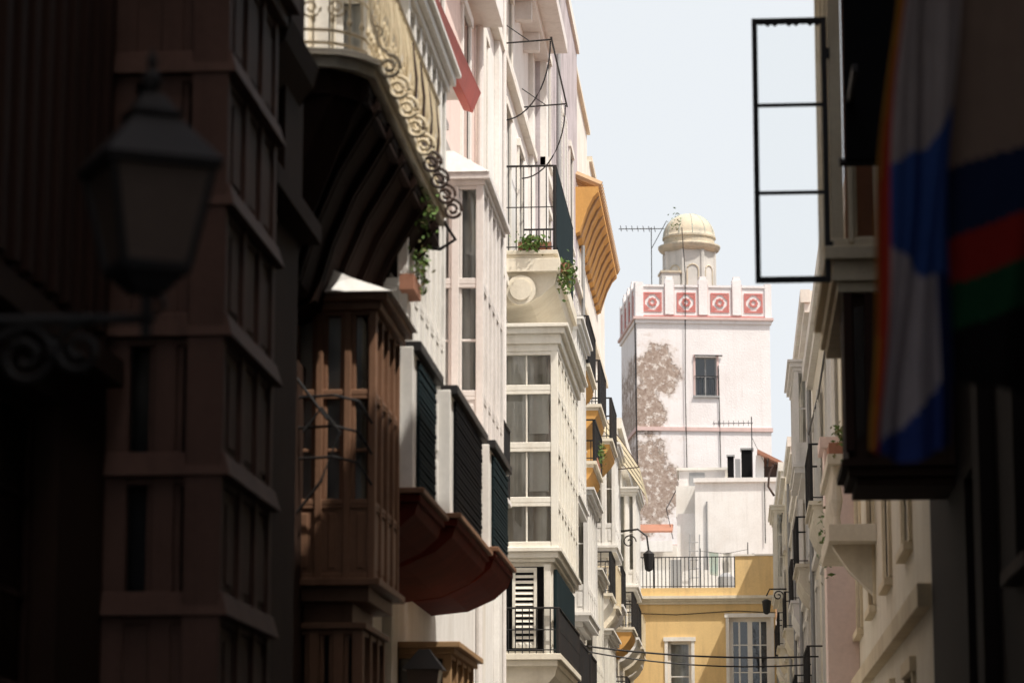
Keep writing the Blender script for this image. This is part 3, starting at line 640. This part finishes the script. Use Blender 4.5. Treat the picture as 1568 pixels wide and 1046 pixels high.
def panel_face(G):
    G.box('parapet_coping','tower',-.05,TW+.05,26.35,26.45,-.27,.05)
    G.box('parapet_line','towred',0.0,TW,25.0,25.06,0,.03)
    for i in range(4):
        cx=.72+(TW-1.44)*i/3
        h=.42
        for (l,r,b,t) in ((-h,h,25.22,25.3),(-h,h,26.02,26.1),(-h,-h+.08,25.3,26.02),(h-.08,h,25.3,26.02)):
            G.box('glazed_panel','towred',cx+l,cx+r,b,t,0,.035)
        for dx in(-1,1):
            for dz in(-1,1):
                V,Fs=A.g('rosette','towred'); p=[G.pt(cx+dx*.33,25.66+dz*.34,.03),G.pt(cx+dx*.1,25.66+dz*.34,.03),G.pt(cx+dx*.33,25.66+dz*.1,.03)]
                k=len(V); V.extend(p); Fs.append((k,k+1,k+2))
        for k in range(8):
            a=k*math.pi/4; px=cx+.15*math.cos(a); pz=25.66+.15*math.sin(a)
            G.box('rosette','towred',px-.05,px+.05,pz-.05,pz+.05,.0,.04+.002*k)
    for i in range(3):
        c=.72+(TW-1.44)*(i+.5)/3
        G.box('merlon','tower',c-.2,c+.2,25.1,26.7,-.3,.09); G.box('merlon','tower',c-.15,c+.15,26.7,26.85,-.25,.05)
        G.box('merlon','towpink',c-.23,c-.2,25.1,26.5,0,.05);G.box('merlon','towpink',c+.2,c+.23,25.1,26.5,0,.05)
    for c in (.06,TW-.06): G.box('merlon','tower',c-.15,c+.15,25.0,26.55,-.3,.06)
panel_face(F)
class FS(Fc):
    def pt(s,a,z,n): return (-n,TW-a,z)
panel_face(FS(A,'S',0))
cx,cy=2.85,3.2
A.lathe('turret_drum','drum',cx,cy,[(1.2,24.98),(1.2,28.55)],8,R(22.5))
A.lathe('turret_cornice','dome',cx,cy,[(1.22,28.55),(1.36,28.66),(1.44,28.8),(1.44,28.86),(1.22,28.92),(1.18,28.95),(1.18,29.2),(1.24,29.22),(1.24,29.3)],24)
A.lathe('dome','dome',cx,cy,[(1.2*math.cos(t),29.3+1.12*math.sin(t)) for t in [k*math.pi/2/10 for k in range(10)]]+[(.05,30.42)],24)
for k in range(12):   # raised ribs of green glazed tile on the dome
    a=k*math.pi/6
    A.tube('dome_rib','domeg',[(cx+1.2*math.cos(t)*math.cos(a),cy+1.2*math.cos(t)*math.sin(a),29.3+1.12*math.sin(t)) for t in [j*math.pi/2/8 for j in range(8)]],.02,4)
for k in range(8):
    a=k*math.pi/4
    ux,uy=-math.sin(a),math.cos(a); ox,oy=cx+1.115*math.cos(a),cy+1.115*math.sin(a)
    pts=[(ox+ux*(-.26),oy+uy*(-.26),25.9),(ox+ux*(-.26),oy+uy*(-.26),27.6)]+[(ox+ux*(-.26*math.cos(t)),oy+uy*(-.26*math.cos(t)),27.6+.26*math.sin(t)) for t in [j*math.pi/6 for j in range(1,7)]]+[(ox+ux*.26,oy+uy*.26,25.9)]
    A.tube('niche_frame','dome',pts,.035,5)
    a2=a+math.pi/8
    A.lathe('turret_corner','drum',cx+1.17*math.cos(a2),cy+1.17*math.sin(a2),[(.1,25),(.1,28.55)],6)
A.box('turret_annex','drum',cx-1.45,cx-.6,cy-1.3,cy-.3,24.98,27.4)
A.box('turret_annex','dome',cx-1.5,cx-.55,cy-1.35,cy-.25,27.4,27.5)
A.tube('tower_antenna','iron',[(1.0,2.4,26),(1.0,2.4,29.6)],.02,4); A.tube('tower_antenna','iron',[(-.5,2.4,29.5),(1.6,2.4,29.55)],.02,4)
for i in range(7): A.tube('tower_antenna','iron',[(-.4+.26*i,2.2,29.35),(-.4+.26*i,2.6,29.7)],.016,4)
A.tube('tower_antenna','iron',[(1.0,2.4,28.6),(1.7,2.3,29.9)],.016,4)
A.tube('tower_antenna','iron',[(2.2,-.1,16),(2.15,-.08,22),(2.2,-.1,26.9),(2.15,.5,29.2)],.02,4)
A.tube('tower_cable','iron',[(-.08,-.05,25),(-.05,-.1,20),(.05,-.05,15)],.03,4)
A.tube('tower_cable','iron',[(3.65,-.06,22.8),(3.7,-.06,18),(3.6,-.06,15)],.022,4)
A.done(smooth=('dome',))
P=Asm('rooftop_shrub'); leaves(P,(-2.35,124.9,29.3),(.3,.3,.6),60,size=.07); P.done()

# ================================================================ RIGHT SIDE
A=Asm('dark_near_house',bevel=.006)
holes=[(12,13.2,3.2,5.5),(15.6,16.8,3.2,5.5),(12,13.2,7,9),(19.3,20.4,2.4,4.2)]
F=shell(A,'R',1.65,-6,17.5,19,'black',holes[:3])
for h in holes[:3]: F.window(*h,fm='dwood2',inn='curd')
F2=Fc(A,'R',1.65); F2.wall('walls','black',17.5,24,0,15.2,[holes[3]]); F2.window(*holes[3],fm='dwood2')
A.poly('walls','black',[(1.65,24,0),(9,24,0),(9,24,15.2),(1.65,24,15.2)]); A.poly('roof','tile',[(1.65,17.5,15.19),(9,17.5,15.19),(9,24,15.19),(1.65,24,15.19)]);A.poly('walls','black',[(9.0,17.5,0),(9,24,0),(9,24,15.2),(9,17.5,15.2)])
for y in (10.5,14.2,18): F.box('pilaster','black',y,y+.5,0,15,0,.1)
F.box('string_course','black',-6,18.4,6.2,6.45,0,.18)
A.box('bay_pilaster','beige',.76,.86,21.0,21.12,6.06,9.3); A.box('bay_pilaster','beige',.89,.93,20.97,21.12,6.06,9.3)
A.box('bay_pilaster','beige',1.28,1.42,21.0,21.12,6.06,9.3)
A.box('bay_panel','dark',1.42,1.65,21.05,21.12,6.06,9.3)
Fc(A,'F',21.02).window(.93,1.28,6.1,8.6,n=-.04,fm='beige',cols=2,rows=3,fw=.03,inn='tile',sill=False)  # red-brown sheet behind the pane paints in a reddish reflection
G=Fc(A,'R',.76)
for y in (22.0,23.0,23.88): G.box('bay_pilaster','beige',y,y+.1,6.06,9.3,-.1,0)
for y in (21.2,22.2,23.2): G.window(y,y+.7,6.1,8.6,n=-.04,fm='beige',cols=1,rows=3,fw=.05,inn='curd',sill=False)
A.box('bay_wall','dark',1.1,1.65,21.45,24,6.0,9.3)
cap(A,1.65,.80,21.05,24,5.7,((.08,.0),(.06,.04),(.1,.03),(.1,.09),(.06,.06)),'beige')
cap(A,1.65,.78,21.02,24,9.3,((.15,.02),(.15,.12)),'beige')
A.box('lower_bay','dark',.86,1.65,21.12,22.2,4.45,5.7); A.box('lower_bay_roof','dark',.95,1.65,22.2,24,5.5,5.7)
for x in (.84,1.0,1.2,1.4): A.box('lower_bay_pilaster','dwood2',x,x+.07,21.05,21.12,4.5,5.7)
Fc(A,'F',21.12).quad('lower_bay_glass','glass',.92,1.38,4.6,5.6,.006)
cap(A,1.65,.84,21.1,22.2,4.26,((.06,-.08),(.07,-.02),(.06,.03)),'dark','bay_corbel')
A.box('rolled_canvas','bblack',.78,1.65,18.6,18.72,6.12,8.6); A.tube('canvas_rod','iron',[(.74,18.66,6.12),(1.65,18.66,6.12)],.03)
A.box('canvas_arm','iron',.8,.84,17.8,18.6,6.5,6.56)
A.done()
A=Asm('open_casement_window',bevel=.003)
F=Fc(A,'F',21.0); a0,a1,z0,z1=.19,.755,5.77,7.82; f=.042
F.box('sash','iron',a0,a0+f,z0,z1,-.02,.02);F.box('sash','iron',a1-f,a1,z0,z1,-.02,.02);F.box('sash','iron',a0+f,a1-f,z0,z0+f*1.1,-.02,.018);F.box('sash','iron',a0+f,a1-f,z1-f*.8,z1,-.02,.018)
for z in (6.46,7.14): F.box('sash','iron',a0+f,a1-f,z-.013,z+.013,-.015,.015)
F.quad('pane','cglass',a0+f,a1-f,z0,z1,0)
n=9
for i in range(n):
    a=a0+f+(a1-a0-2*f)*i/n; b=a0+f+(a1-a0-2*f)*(i+1)/n; zt=z1-f*.8
    A.poly('scalloped_trim','iron',[(a,20.99,zt),(b,20.99,zt),(b,20.99,zt-.015),((a+b)/2,20.99,zt-.035 if i%3 else zt-.02),(a,20.99,zt-.015)])
A.box('hinge','iron',a1,a1+.02,20.98,21.02,6.0,6.08);A.box('hinge','iron',a1,a1+.02,20.98,21.02,7.5,7.58)
A.done()

# flags
def flag(name,cols_fn,P,nu=46,nv=110,amp=.05,pole=None,seed=0):
    e=bpy.data.objects.new(name,None); COL.objects.link(e)
    V=[];F=[];C=[]
    for j in range(nv+1):
        t=j/nv
        xl,xr,z=P(t)
        for i in range(nu+1):
            s=i/nu
            y=9.0+seed*.25+amp*math.sin(s*11+t*2+seed)*(.4+t)+amp*.5*math.sin(s*23+t*5)
            V.append((xl+(xr-xl)*s+.014*math.sin(t*9+s*6),y,z-.05*math.sin(s*math.pi)-.04*s*math.sin(t*6)))
    for j in range(nv):
        for i in range(nu):
            a=j*(nu+1)+i; F.append((a,a+1,a+nu+2,a+nu+1)); C.append(cols_fn((i+.5)/nu,(j+.5)/nv))
    me=bpy.data.meshes.new('cloth'); me.from_pydata(V,[],F)
    ca=me.color_attributes.new("Col",'FLOAT_COLOR','CORNER')
    for p in me.polygons:
        p.use_smooth=True
        for l in p.loop_indices: ca.data[l].color=(*C[p.index],1)
    o=bpy.data.objects.new('cloth',me); COL.objects.link(o); o.parent=e; me.materials.append(M['flag'])
    if pole:
        A=Asm('tmp'); A.tube('pole','dwood',pole,.018,8); A.lathe('finial','wiron',pole[-1][0],pole[-1][1],[(.0,pole[-1][2]-.03),(.03,pole[-1][2]),(0,pole[-1][2]+.05)],8)
        ee=A.e; A.e=e; A.done(); bpy.data.objects.remove(ee)
def c1(s,t):
    if s<.05+.03*math.sin(t*7): return (.50,.25,.04)
    if s<.15: return (.38,.04,.02)
    d=t+.12*s
    if d<.52: return (.36,.31,.30)
    if d<.63+.22*s: return (.04,.085,.27)
    if s>.84: return (.02,.03,.10)
    if d<1.0: return (.42,.37,.38)
    return (.035,.06,.22)
def c2(s,t):
    d=t+.20*s
    if d<.60: return (.22,.155,.12)
    if d<.73: return (.014,.022,.055)
    if d<.82: return (.24,.02,.015)
    if d<.91: return (.012,.055,.025)
    return (.010,.009,.009)
flag('hanging_flag',c1,lambda t:(.60-.17*min(1,t*1.05)**.8, .76-.08*t, 4.75-1.9*t),pole=[(1.65,9.0,4.5),(.55,9.0,5.0)],amp=.045)
flag('hanging_flag',c2,lambda t:(.70, 1.45, 4.85-1.75*t),pole=[(1.65,9.3,4.75),(.66,9.3,5.1)],amp=.05,seed=1)

# nearer right houses
A=Asm('beige_balustrade_house',bevel=.006)
ys=[26.5,30,33.5,37,40.5]; holes=[(y,y+1.1,a,b) for y in ys for a,b in ((1.0,3.2),(4.4,6.6),(7.4,9.2))]
F=shell(A,'R',1.65,24.02,43,10,'cream',holes)
for h in holes: F.window(*h,fm='wpaint',inn='curd',surround='beige')
F.box('eave','white2',24.1,43,9.5,9.9,0,.2)
F.box('pilaster','pink',38.2,39.0,0,6.9,0,.42); F.box('pilaster_cap','pink',38.1,39.1,6.9,7.05,0,.48)
F.box('string_course','beige',24.1,43,3.6,3.8,0,.12); F.box('string_course','beige',24.1,43,7.1,7.25,0,.12)
for i in range(12):
    A.lathe('baluster','cream',1.2,33.2+.22*i,[(.06,5.3),(.04,5.4),(.08,5.6),(.04,5.9),(.06,6.0)],8)
A.box('balustrade_rail','cream',1.1,1.3,33.0,36.0,6.0,6.12); A.box('balustrade_base','cream',1.1,1.65,33.0,36.0,5.1,5.3)
A.ext('balustrade_corbel','cream',[(1.65,5.1),(1.15,5.1),(1.35,4.8),(1.65,4.5)],33.4,33.7)
A.done()
P=Asm('balcony_plant'); leaves(P,(1.28,33.2,6.3),(.14,.5,.25),160,size=.045); leaves(P,(1.22,36.5,5.6),(.12,.7,.4),160,size=.05); P.box('trough','tile',1.12,1.28,33.0,33.8,6.12,6.25); P.done()
def right_house(name,x,y0,y1,H,mat,blist,bays=(),eave='white2',zs=((4.4,6.6),(7.6,9.8),(10.7,12.4))):
    A=Asm(name); n=max(2,int((y1-y0)/3.2)); st=(y1-y0)/n
    holes=[(y0+st*(i+.35),y0+st*(i+.35)+1,a,b) for i in range(n) for a,b in zs if b<H-.7]
    F=shell(A,'R',x,y0,y1,H,mat,holes)
    for i,h in enumerate(holes): F.window(*h,fm='wpaint',inn='curd',surround='white2',shut='wpaint' if i%4==1 else None)
    F.box('eave',eave,y0,y1,H-.45,H-.25,0,.12);F.box('eave',eave,y0-.05,y1,H-.25,H+.02,0,.2)
    for z in(7.1,10.3):
        if z<H-1: F.box('string_course',eave,y0,y1,z,z+.14,0,.09)
    for (a,b,z,pr,sl) in blist: balcony(A,x,x-pr,a,b,z,1.0,sl,'iron',sp=.2,cove=sl,mid=False)
    for (a,b,rows,m) in bays: bay(A,x,x-.32,a,b,rows,1,4,m,'cur')
    A.tube('downpipe','steel',[(x-.08,y1-.4,0),(x-.08,y1-.4,H-.5)],.05,6)
    A.tube('facade_cable','iron',[(x-.1,y0,H-1.5),(x-.1,(y0+y1)/2,H-1.7),(x-.1,y1,H-1.4)],.018,4)
    A.done()
right_house('cream_stone_house',1.65,43.05,58,11.3,'cream',[(49,52,7.5,.35,'cream'),(53,56,4.3,.35,'cream')])
right_house('white_corniced_house',1.65,58.3,68,13.0,'white2',[(60,63,7.5,.36,'cream'),(62,65,4.3,.4,'ochre')],[(60,64,[(9.6,10.0,'p',1),(10.0,11.6,'g',2)],'wpaint')])
right_house('grey_white_house',1.7,68.2,77.5,10.6,'lav',[(69,72,7.5,.35,'white'),(73,76,4.5,.35,'cream')])
right_house('weathered_white_house',1.7,77.7,84.2,12.7,'white',[(79,82,7.6,.35,'cream')])
right_house('cream_gabled_house',1.55,84.4,97.5,12.9,'cream',[(86,89,7.6,.28,'cream'),(91,94,7.6,.28,'white')],[(86,90,[(9.2,9.6,'p',1),(9.6,11.6,'g',3)],'cpaint')])
right_house('white_corner_house',1.6,98.2,107,9.0,'white',[])
A=Asm('roof_finial'); A.tube('rod','biron',[(1.3,90,12.6),(1.12,90,12.9),(1.15,90,13.3)],.04); A.tube('rod','biron',[(1.15,90,13.3),(1.3,90,13.6)],.03); A.done()
A=Asm('wall_bracket_lamp')
A.tube('arm','iron',[(1.55,85,9.2),(1.05,85,9.2),(.95,85,9.0)],.025); A.tube('arm','iron',spiral(1.3,85,9.0,.16,1.3,'xz'),.02); A.lathe('lantern','iron',.95,85,[(.05,8.9),(.14,8.85),(.1,8.5),(.03,8.45)],8); A.done()

# ---------------------------------------------------------------- street lamp (near, left)
A=Asm('street_lamp',loc=(-1.9,9,0),rotz=R(28),bevel=.003)
def fr(part,mat,h0,z0,h1,z1): A.hexa(part,mat,[(-h0,-h0,z0),(h0,-h0,z0),(h0,h0,z0),(-h0,h0,z0)],[(-h1,-h1,z1),(h1,-h1,z1),(h1,h1,z1),(-h1,h1,z1)])
fr('glass_body','lglass',.105,3.47,.165,3.78)
for sx in(-1,1):
    for sy in(-1,1): A.tube('corner_bar','iron',[(sx*.108,sy*.108,3.46),(sx*.17,sy*.17,3.79)],.014)
fr('base_ring','iron',.115,3.44,.12,3.475); fr('bowl','iron',.05,3.38,.1,3.44)
fr('eave','iron',.19,3.78,.19,3.805); fr('roof','iron',.2,3.805,.07,3.97); fr('roof_band','iron',.085,3.97,.085,3.99); fr('crown','iron',.07,3.99,.035,4.05)
A.lathe('finial','iron',0,0,[(.01,4.05),(.03,4.08),(.035,4.11),(.012,4.14),(.02,4.165),(.004,4.21)],10)
A.tube('stem','iron',[(0,0,3.24),(0,0,3.4)],.02)
A.lathe('stem_knob','iron',0,0,[(.01,3.28),(.035,3.3),(.01,3.33)],10)
A.done()
A=Asm('lamp_wall_bracket')
A.tube('arm','iron',[(-3.6,9,3.3),(-1.88,9,3.3)],.018,8); A.tube('brace','iron',[(-3.6,9,2.7),(-3.0,9,2.9),(-2.5,9,3.2),(-2.3,9,3.28)],.014,8)
A.tube('scroll','iron',spiral(-2.12,9,3.2,.085,1.6,'xz',start=math.pi/2),.012,6); A.tube('scroll','iron',spiral(-2.3,9,3.18,.1,1.6,'xz',sgn=-1,start=math.pi/2),.012,6); A.tube('tip','iron',[(-1.88,9,3.3),(-1.84,9,3.34),(-1.86,9,3.38)],.012,6)
A.box('wall_plate','iron',-3.6,-3.57,8.95,9.05,2.6,3.4)
A.done()
A=Asm('street_lamp',loc=(-3.0,27.5,0))
fr('glass_body','lglass',.1,2.9,.16,3.3); fr('roof','iron',.2,3.3,.05,3.5); fr('base','iron',.08,2.8,.11,2.9); A.tube('arm','iron',[(-.6,0,2.8),(0,0,2.8)],.02); A.done()

A=Asm('overhead_cable')
def sag(a,b,s,n=14): return [tuple(a[i]+(b[i]-a[i])*k/n-(s*4*(k/n)*(1-k/n) if i==2 else 0) for i in range(3)) for k in range(n+1)]
A.tube('cable','iron',sag((-3.5,60,5.85),(1.6,60,5.55),.12),.02,5); A.tube('cable','iron',sag((-3.5,59,5.7),(1.6,61,5.45),.18),.016,5)
A.done()

# ---------------------------------------------------------------- light: hazy bright day
w=bpy.data.worlds.new("World"); scene.world=w; w.use_nodes=True; nt=w.node_tree
bg=nt.nodes["Background"]; sky=nt.nodes.new("ShaderNodeTexSky"); sky.sky_type='NISHITA'; sky.sun_disc=False
sd=Vector((.76,-.52,0)).normalized(); el=R(61)
sky.sun_elevation=el; sky.sun_rotation=math.atan2(sd.x,sd.y); sky.air_density=1.0; sky.dust_density=6.0; sky.ozone_density=1.0
tc=nt.nodes.new("ShaderNodeTexCoord"); sx=nt.nodes.new("ShaderNodeSeparateXYZ"); nt.links.new(tc.outputs['Generated'],sx.inputs[0])
hz=ramp(nt,sx.outputs[2],.30,.80,(1,1,1,1),(.12,.12,.12,1))
c=mix(nt,hz,sky.outputs[0],(6.5,6.8,7.1))
nt.links.new(c,bg.inputs[0]); bg.inputs[1].default_value=.13
sl=bpy.data.lights.new("sun",'SUN'); sl.energy=5.0; sl.angle=R(.5); sl.color=(1,.945,.86)
so=bpy.data.objects.new("sun",sl); COL.objects.link(so)
d=Vector((sd.x*math.cos(el),sd.y*math.cos(el),math.sin(el))); so.rotation_euler=d.to_track_quat('Z','Y').to_euler(); so.location=(20,-10,40)
# ---------------------------------------------------------------- camera
cam=bpy.data.cameras.new("camera"); cam.lens=100; cam.sensor_width=36; cam.clip_end=6000; cam.clip_start=.1
cam.dof.use_dof=True; cam.dof.focus_distance=60; cam.dof.aperture_fstop=2.5
co=bpy.data.objects.new("camera",cam); COL.objects.link(co); co.location=(0,0,1.6); co.rotation_euler=(R(100.1),0,R(4.47))
scene.camera=co
scene.view_settings.view_transform='Standard'; scene.view_settings.look='None'; scene.view_settings.exposure=0
